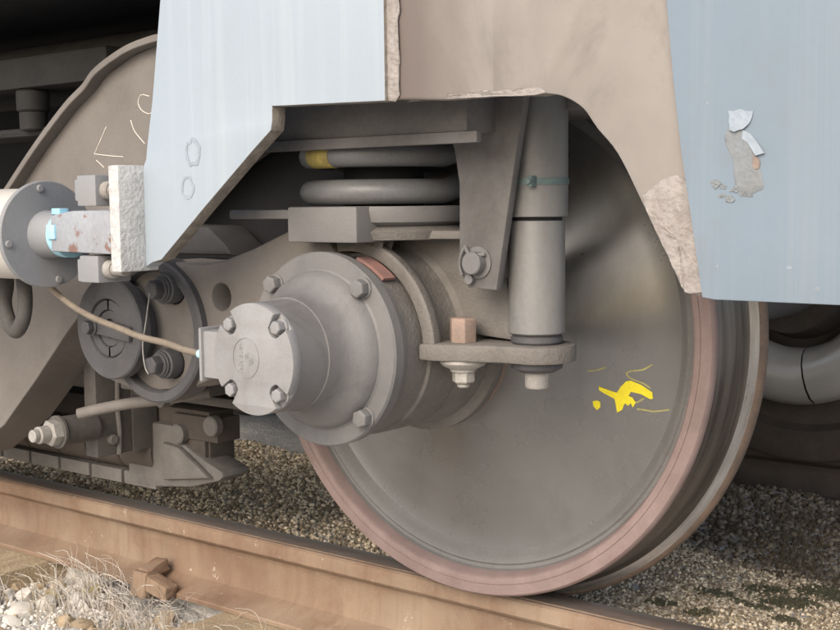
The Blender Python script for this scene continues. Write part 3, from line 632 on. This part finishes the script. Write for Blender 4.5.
obj('bar_bolt', merge(cyl('Y', -.350, -.354, .0155, (-.546, 0, .4635), 20), hexa('Y', -.353, -.366, .0125, (-.546, 0, .4635), .2)), 'steel', bar, bevel=.0008)
b1 = None
for (x, z) in ((-.392, .533), (-.400, .405)):
    g = merge(cyl('Y', -.290, -.318, .026, (0, 0, 0), 24, .002), cyl('Y', -.318, -.323, .0225, (0, 0, 0), 24, .001), cyl('Y', -.323, -.327, .020, (0, 0, 0), 24, .001), hexa('Y', -.327, -.345, .0165, (0, 0, 0), .3))
    if b1 is None: b1 = obj('flange_bolt', g, 'steel', pv, org=(0, 0, 0), bevel=.0008); b1.location = Vector((x, 0, z))-wloc(pv)
    else: clone(b1, pv, (x, 0, z), .5)
obj('locking_wire', tube([(-.393, -.345, .528), (-.405, -.345, .48), (-.414, -.346, .44), (-.408, -.348, .405), (-.398, -.349, .392)], .0011, 6), 'light_steel', pv)
obj('bolt_lug', merge(cyl('Y', -.240, -.292, .032, (-.392, 0, .533), 28, .004)), 'beige_dark', pv)
obj('bolt_lug', merge(cyl('Y', -.240, -.292, .032, (-.400, 0, .405), 28, .004)), 'beige_dark', pv)
obj('lug_bridge', plate([(-.47, .545), (-.40, .556), (-.375, .53), (-.38, .41), (-.40, .38), (-.47, .385)], -.262, -.240, bev=.004), 'steel', pv)
obj('ring_plate', cyl('Y', -.255, -.268, .106, (-.435, 0, .458), 56), 'steel', pv)

# ================================================================== SKIRT
skt = thing('side_skirt', 'pale blue and dust stained steel side skirt with cut wheel arch above the bogie', 'side skirt', (.3, -.42, .8))
lp = [(-.195, 1.25), (-.218, .977), (-.243, .832), (-.259, .762), (-.262, .744), (-.268, .735), (-.27, .728), (-.27, .58), (-.256, .587), (-.233, .592), (-.136, .668), (-.028, .750), (.008, .776), (.011, .789), (.0115, .8085), (.215, .804), (.215, 1.25)]
lpo = plate(lp, -.450, -.424, bev=.0015)
lpan = obj('left_panel', lpo, 'blue_white', skt, angle=25, label='chalky pale blue panel with diagonal cut lower edge')
# flame cut faces of the panel: second material on every face that looks sideways or down
def edge_faces(o, material, test):
    o.data.materials.append(MT[material])
    for p in o.data.polygons:
        if test(p.normal, p.center+o.location+wloc(o.parent)): p.material_index = 1
edge_faces(lpan, 'cut_edge', lambda n, c: abs(n.y) < .5 and n.z < .3 and c.x > -.262)
tan_o = [(.19, 1.25), (.19, .808), (.28, .803), (.36, .804), (.424, .800)]
tan_o += [tuple(v)[:2] for v in smooth_path([(a, b, 0) for a, b in ((.435, .8015), (.459, .797), (.486, .782), (.506, .757), (.533, .727), (.565, .670), (.590, .625), (.607, .590), (.615, .575))], 4)] + [(.640, .571), (.68, .571), (.68, 1.25)]
def bent_panel():
    """panel that steps back from the left panel to its own plane (bend between x .22 and .31)"""
    V, Fc = plate(tan_o, -.416, -.392, bev=.002)
    bm = bmesh.new(); vs = [bm.verts.new(p) for p in V]
    for f in Fc:
        try: bm.faces.new([vs[i] for i in f])
        except ValueError: pass
    for k in (.215, .235, .25, .265, .28, .29, .30, .31, .32, .335, .36, .39, .42):
        bmesh.ops.bisect_plane(bm, geom=bm.verts[:]+bm.edges[:]+bm.faces[:], plane_co=(k, 0, 0), plane_no=(1, 0, 0))
    bm.verts.ensure_lookup_table()
    for v in bm.verts:
        x = v.co.x; t = min(1, max(0, (.305-x)/.085)); t = t*t*(3-2*t)
        v.co.y -= .026*t
    bm.verts.index_update()
    out = [tuple(v.co) for v in bm.verts], [tuple(v.index for v in f.verts) for f in bm.faces]; bm.free(); return out
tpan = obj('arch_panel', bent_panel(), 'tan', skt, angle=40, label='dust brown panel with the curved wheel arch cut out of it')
edge_faces(tpan, 'cut_edge', lambda n, c: abs(n.y) < .5 and n.z < .3)
rp = [(.570, 1.25), (.600, .892), (.609, .805), (.619, .729), (.634, .641), (.646, .5685), (.66, .5665), (1.25, .5665), (1.25, 1.25)]
rpan = obj('right_panel', plate(rp, -.431, -.407, bev=.0015), 'blue', skt, angle=25, label='pale blue panel with flaking paint at the right')
def crusty(pts, y, h, seed, sub=3, curl=0.):
    """irregular crust or flake lying on a panel: outline pts (x, z), uneven relief up to h towards the viewer"""
    g = random.Random(seed); cx, cz = sum(p[0] for p in pts)/len(pts), sum(p[1] for p in pts)/len(pts)
    P = [tuple(v)[:2] for v in smooth_path([(a, b, 0) for a, b in pts+pts[:1]], 4)][:-1]
    V, Fc = [], []; n = len(P); rings = [1., .97, .8, .55, .3]
    for k, q in enumerate(rings):
        for (a, b) in P:
            j = g.uniform(-.03, .03) if k > 1 else g.uniform(-.02, .02)
            hh = 0 if k == 0 else h*g.uniform(.45, 1)
            V.append((cx+(a-cx)*(q+j), y-hh, cz+(b-cz)*(q+j)))
    V.append((cx, y-h*.8, cz))
    for k in range(len(rings)-1):
        for i in range(n): Fc.append((k*n+i, k*n+(i+1) % n, k*n+n+(i+1) % n, k*n+n+i))
    for i in range(n): Fc.append(((len(rings)-1)*n+i, (len(rings)-1)*n+(i+1) % n, len(V)-1))
    return V, Fc
def curled(pts, y, lift, top):
    P = [(a, b) for a, b in pts]; zs = [b for _, b in P]; z0, z1 = max(zs), min(zs)
    f = [(a, y-.0006-lift*((z0-b)/(z0-z1))**2*random.uniform(.8, 1.15), b) for a, b in P]; bk = [(a, q+.0008, b) for a, q, b in f]; n = len(P)
    return f+bk, [tuple(range(n)), tuple(range(2*n-1, n-1, -1))]+[(i, (i+1) % n, n+(i+1) % n, n+i) for i in range(n)]
YR = -.4312
obj('bare_patch', crusty([(.677, .752), (.690, .749), (.692, .738), (.698, .732), (.704, .720), (.712, .700), (.713, .684), (.690, .680), (.682, .695), (.680, .716), (.673, .730), (.670, .742)], YR, .0007, 3), 'primer', rpan, label='bare greyish patch where the blue paint fell off')
obj('paint_flake', curled([(.674, .768), (.680, .7672), (.688, .769), (.695, .7665), (.702, .766), (.7012, .760), (.699, .7545), (.6965, .7515), (.692, .7478), (.6875, .747), (.683, .7452), (.679, .7465), (.677, .748), (.6765, .7525), (.6752, .757), (.6757, .762)], YR, .003, 1), 'scab_pale', rpan)
obj('paint_flake', curled([(.691, .747), (.699, .743), (.707, .734), (.716, .722), (.706, .7195), (.701, .727), (.697, .733), (.690, .738)], YR, .003, 1), 'scab_pale', rpan)
obj('rust_spot', crusty([(.703, .721), (.710, .715), (.709, .706), (.703, .708)], YR-.0005, .0012, 4), 'orange', rpan)
for k, (a, b, r) in enumerate(((.661, .691, .006), (.669, .688, .004), (.668, .678, .004), (.683, .685, .006), (.692, .680, .005), (.676, .674, .006), (.700, .678, .003), (.743, .603, .003), (.773, .582, .0035), (.664, .603, .002), (.648, .80, .0018), (.651, .777, .0025), (.70, .612, .0015))):
    pts = [(a+r*random.uniform(.5, 1.3)*math.cos(t*.9), b+r*random.uniform(.35, .9)*math.sin(t*.9)) for t in range(7)]
    obj('paint_scab', crusty(pts, YR+.0002, r*(.25 if k < 7 else .12), 20+k), 'primer' if k < 7 else 'scab', rpan)
for (a, b, r, sd_) in ((-.154, .751, .0165, 1), (-.168, .699, .014, 2)):
    g = random.Random(sd_); ring = []
    for k in range(26):
        t = k/26*6.28; q = r*g.uniform(.92, 1.12); ring.append((a+q*math.cos(t), b+1.25*q*math.sin(t)))
    inner = [(a+(x-a)*g.uniform(.62, .82), b+(z-b)*g.uniform(.62, .82)) for x, z in ring]
    obj('paint_scab', plate(ring, -.4495, -.4508, holes=[inner]), 'scab_pale', lpan)
obj('putty_patch', crusty([(.566, .680), (.600, .700), (.6255, .690), (.6325, .640), (.642, .590), (.645, .572), (.622, .5705), (.616, .578), (.592, .624), (.575, .655)], -.4165, .0045, 5), 'putty', tpan, label='rough lumpy filler at the lower tip of the wheel arch')
sj = [(.206, .806)]+[(.232+random.uniform(-.005, .005), .808+k*.018) for k in range(22)]+[(.206, 1.20)]
obj('seam_putty', crusty(sj, -.4425, .0022, 80), 'putty', tpan)
sj = [(.225, .8035), (.33, .8030), (.428, .8005)]+[(.428-k*.013, .808+random.uniform(-.003, .003)) for k in range(16)]
obj('edge_putty', crusty(sj, -.4165, .0022, 111), 'putty', tpan)
obj('mount_plate', xf(merge(box(-.294, -.270, -.497, -.424, .574, .735)), Matrix.Identity(4)), 'white_weld', skt, bevel=.003)
# body above
body = thing('carriage_body', 'dark underside of the carriage body above the bogie', 'carriage', (-1.5, 1, 1.15))
obj('floor', box(-9, 1.25, -.39, 2.05, 1.16, 1.28), 'black', body)
obj('side_wall', box(-9, 1.25, -.46, -.395, 1.252, 3.2), 'blue_white', body)
obj('far_side_wall', box(-9, 1.25, 2.05, 2.11, 1.25, 3.2), 'blue', body)
obj('far_skirt', box(-9, 1.25, 2.02, 2.05, .30, 1.16), 'black', body)
obj('roof', box(-9, 1.25, -.46, 2.11, 3.2, 3.3), 'frame', body)
obj('cross_beam', lathe([(-6, .07), (1.2, .07)], (0, .42, 1.05), 'X', 24), 'frame', body)
und = thing('underframe_beam', 'grey underframe beam with a hanging stud at the top left', 'beam', (-1.6, .2, .95))
obj('beam', merge(box(-3.2, -1.07, .10, .5, .958, 1.035), box(-3.2, -1.3, .14, .3, .845, .868)), 'grime', und, bevel=.02)
obj('hanging_stud', merge(cyl('Z', .957, .905, .040, (-1.415, .14, 0), 24, .004), cyl('Z', .907, .858, .034, (-1.415, .14, 0), 24, .004)), 'grime', und)
tank = thing('equipment_box', 'black equipment boxes in the dark behind the bogie', 'equipment box', (-1, 1.2, .3))
obj('case', merge(box(-4.5, -.75, .75, 1.30, .22, 1.1), box(-.72, .3, .45, 1.2, .80, 1.1)), 'black', tank, bevel=.02)

# ================================================================== YAW DAMPER
yd = thing('yaw_damper', 'cream horizontal yaw damper with round blue grey end plate and bolted clevis bar', 'damper', (-.6, -.45, .628))
YC = (0, -.452, .628)
obj('cylinder', cyl('X', -1.6, -.524, .0765, YC, 64), 'ybody', yd)
dsc = obj('end_plate', lathe([(-.527, .085), (-.5255, .0885), (-.5185, .0885), (-.517, .087)], YC, 'X', 96), 'ydisc', yd)
sc = None
for a in (100, 190, -78, 12):
    g = merge(cyl('X', -.517, -.512, .0062, (0, 0, 0), 14, .0012))
    y, z = .077*math.cos(math.radians(a)), .077*math.sin(math.radians(a))
    if sc is None: sc = obj('rivet', g, 'ydisc', dsc, org=(0, 0, 0)); sc.location = Vector((0, YC[1]+y, YC[2]+z))-wloc(dsc)
    else: clone(sc, dsc, (0, YC[1]+y, YC[2]+z))
obj('rod_boss', lathe([(-.517, .040), (-.500, .038), (-.462, .034), (-.455, .030)], YC, 'X', 40), 'ydisc', yd)
bl = obj('blue_band', lathe([(-.470, .0352), (-.470, .0372), (-.452, .0372), (-.452, .0345)], YC, 'X', 40), 'cyan', yd)
obj('band_lock', box(-.462, -.440, -.494, -.486, .622, .645), 'cyan', bl, bevel=.0015)
obj('band_lock', box(-.480, -.458, -.470, -.452, .661, .671), 'cyan', bl, bevel=.0015)
obj('clevis_bar', plate([(-.456, .602), (-.300, .600), (-.300, .667), (-.32, .668), (-.40, .667), (-.456, .660)], -.490, -.412, bev=.004), 'ybar', yd)
cs = None
for s, (z0, z1) in ((1, (.674, .722)), (-1, (.555, .597))):
    o_ = obj('clamp_block', merge(box(-.385, -.338, -.488, -.425, z0, z1), box(-.405, -.384, -.478, -.43, z0+.008*(s > 0), z1-.006)), 'ydisc', yd, bevel=.003)
    zc = (z0+z1)/2
    obj('block_bolt', merge(cyl('X', -.338, -.322, .0145, (0, -.468, zc), 20, .002), cyl('X', -.322, -.295, .010, (0, -.468, zc), 16)), 'light_steel', o_)

# ================================================================== CABLE, HOSE, PIPE
cbl = obj('sensor_cable', tube([(-.64, -.40, .60), (-.60, -.405, .555), (-.566, -.415, .534), (-.50, -.425, .510), (-.435, -.43, .492), (-.365, -.435, .480), (-.300, -.44, .469), (-.235, -.445, .464), (-.185, -.452, .458), (-.140, -.461, .456)], .0053, 12, 6), 'cable', None, org=(-.4, -.43, .48))
tag(cbl, 'thin tan cable running from behind the damper to the sensor cap', 'cable')
obj('cable_gland', tube([(-.138, -.462, .456), (-.107, -.466, .455)], .0068, 14, 2), 'cyan', cbl)
hs = obj('hose', tube([(-.80, -.36, .60), (-.770, -.37, .54), (-.757, -.385, .50), (-.737, -.39, .466), (-.715, -.395, .452), (-.694, -.40, .455), (-.676, -.40, .478), (-.676, -.395, .515), (-.705, -.38, .56)], .0135, 14, 6), 'rubber', None, org=(-.72, -.39, .5))
tag(hs, 'grey rubber hose loop hanging below the damper cylinder at the left edge', 'hose')

# ================================================================== TRACK BRAKE
tb = thing('track_brake', 'brown magnetic track brake hanging over the rail with pointed shoe', 'track brake', (-1, .06, .06))
for k in range(9):
    x1 = -.86-k*.118
    obj('pole_shoe', box(x1-.108, x1, .032, .10, .056, .086), 'pole', tb, bevel=.002)
    obj('magnet_segment', rot(lathe([(x1-.114, .052), (x1-.110, .056), (x1-.006, .056), (x1-.002, .052)], (0, .075, .138), 'X', 28), 'X', 0, (0, 0, 0)), 'magnet', tb)
obj('backbone', box(-2.3, -.70, .05, .12, .12, .24), 'magnet', tb, bevel=.004)
obj('end_shoe', plate([(-.950, .061), (-.858, .063), (-.744, .077), (-.655, .102), (-.640, .113), (-.645, .124), (-.700, .142), (-.770, .172), (-.800, .205), (-.868, .205), (-.875, .15), (-.95, .105)], .030, .105, bev=.006), 'pole', tb, angle=30)
obj('shoe_ridge', plate([(-.815, .086), (-.668, .108), (-.70, .128), (-.765, .163), (-.815, .168)], .016, .034, bev=.006), 'pole', tb, angle=30)
obj('end_block', merge(box(-.80, -.66, .035, .10, .180, .232), box(-.78, -.705, .04, .10, .130, .180)), 'magnet', tb, bevel=.004)
eb = None
for (x, z) in ((-.771, .190), (-.665, .218)):
    g = merge(cyl('Y', .040, .018, .0215, (0, 0, 0), 20, .003))
    if eb is None: eb = obj('shoe_bolt', g, 'pole', tb, org=(0, 0, 0)); eb.location = Vector((x, 0, z))-wloc(tb)
    else: clone(eb, tb, (x, 0, z))
hb = obj('hanger_bracket', merge(box(-.905, -.865, -.112, -.020, .150, .36), box(-.900, -.861, -.022, .045, .150, .30)), 'beige_dark', tb, bevel=.003)
obj('bracket_weld', tube([(-.862, -.060, .15), (-.861, -.058, .20), (-.862, -.060, .25), (-.862, -.058, .31)], .0055, 8), 'pole', hb)
obj('bracket_bolt', cyl('X', -.866, -.852, .011, (0, -.078, .185), 16, .002), 'pole', hb)
obj('bracket_arm', merge(box(-.864, -.52, -.02, .05, .27, .29), box(-.80, -.56, -.10, .06, .30, .375)), 'beige_dark', tb, bevel=.006)
ad = obj('adjuster_pin', merge(cyl('Y', -.112, -.19, .030, (-.880, 0, .217), 28), lathe([(-.19, .030), (-.194, .034), (-.200, .034)], (-.880, 0, .217), 'Y', 28)), 'beige_dark', tb)
obj('adjuster_nut', merge(hexa('Y', -.20, -.222, .027, (-.880, 0, .217), .2), cyl('Y', -.222, -.245, .0175, (-.880, 0, .217), 20, .002), cyl('Y', -.245, -.258, .013, (-.880, 0, .217), 16, .002)), 'light_steel', ad)
pp = obj('pipe', tube([(-.665, -.300, .290), (-.63, -.275, .300), (-.58, -.245, .311), (-.53, -.215, .318), (-.49, -.19, .326), (-.46, -.16, .332)], .0105, 14, 6), 'beige', None, org=(-.6, -.25, .3))
tag(pp, 'short beige pipe below the pivot bushing, open at its left end', 'pipe')
obj('union', merge(cyl('Y', -.225, -.20, .0135, (-.523, 0, .3185), 14)), 'beige_dark', pp)

# ================================================================== DRY GRASS
def tuft(name, cx, cy, n, h, spread, lean, seed, material, r=.0008):
    g = random.Random(seed); ms = []
    for i in range(n):
        a = g.uniform(0, 6.28); d = spread*math.sqrt(g.random()); x, y = cx+d*math.cos(a)*1.6, min(-.02 if material.startswith('straw') else 9, cy+d*math.sin(a))
        z = float(gz(np.float64(x), np.float64(y))); hh = h*g.uniform(.35, 1.1); az = g.uniform(0, 6.28); k = lean*g.uniform(.2, 1.3)
        dx, dy = k*hh*math.cos(az), k*hh*math.sin(az)*.6; c = g.uniform(-.6, .6)*hh
        pts = [(x, y, z-.01), (x+dx*.25, y+dy*.25, z+hh*.4), (x+dx*.6+c*.3, y+dy*.6, z+hh*.75), (x+dx+c, y+dy-.1*hh, z+hh*g.uniform(.7, 1))]
        ms.append(tube(pts, r*g.uniform(.6, 1.4), 3, 3, taper=.35))
    o = obj(name, merge(*ms), material, None); o['kind'] = 'stuff'; return o
tuft('dry_grass', -.93, -.10, 150, .12, .10, .9, 5, 'straw', .001)
tuft('dry_grass', -1.28, -.24, 150, .06, .12, 1.6, 6, 'straw', .001)
tuft('dry_grass', -.74, -.10, 90, .09, .06, .8, 8, 'straw')
tuft('dry_grass', -.55, -.09, 30, .09, .10, .9, 9, 'straw')
tuft('dry_weeds', .295, .745, 26, .16, .03, .35, 7, 'weed', .0011)
tuft('dry_weeds', .40, .70, 22, .10, .05, .5, 17, 'weed', .0010)
tuft('dry_grass', -.86, -.13, 70, .08, .12, 1.1, 15, 'straw_brown', .001)
tuft('dry_grass', -1.15, -.10, 50, .06, .12, 1.4, 16, 'straw_brown', .001)

spots = [(.30, .58, .030), (.25, .47, .026), (.37, .52, .034), (.19, .36, .018), (.42, .62, .05), (.28, .33, .016), (.41, .41, .018), (.33, .45, .02)]
def mossy(X, Y):
    d = np.full(X.shape, 9.)
    for a, b, r in spots: d = np.minimum(d, np.hypot((X-a)/1.5, Y-b)/r)
    return np.clip(1.35-d, 0, 1)
scatter('moss', 26000, (.1, .55), (.28, .72), (.003, .0065), 'moss', 31, dens=mossy, lift=.9)
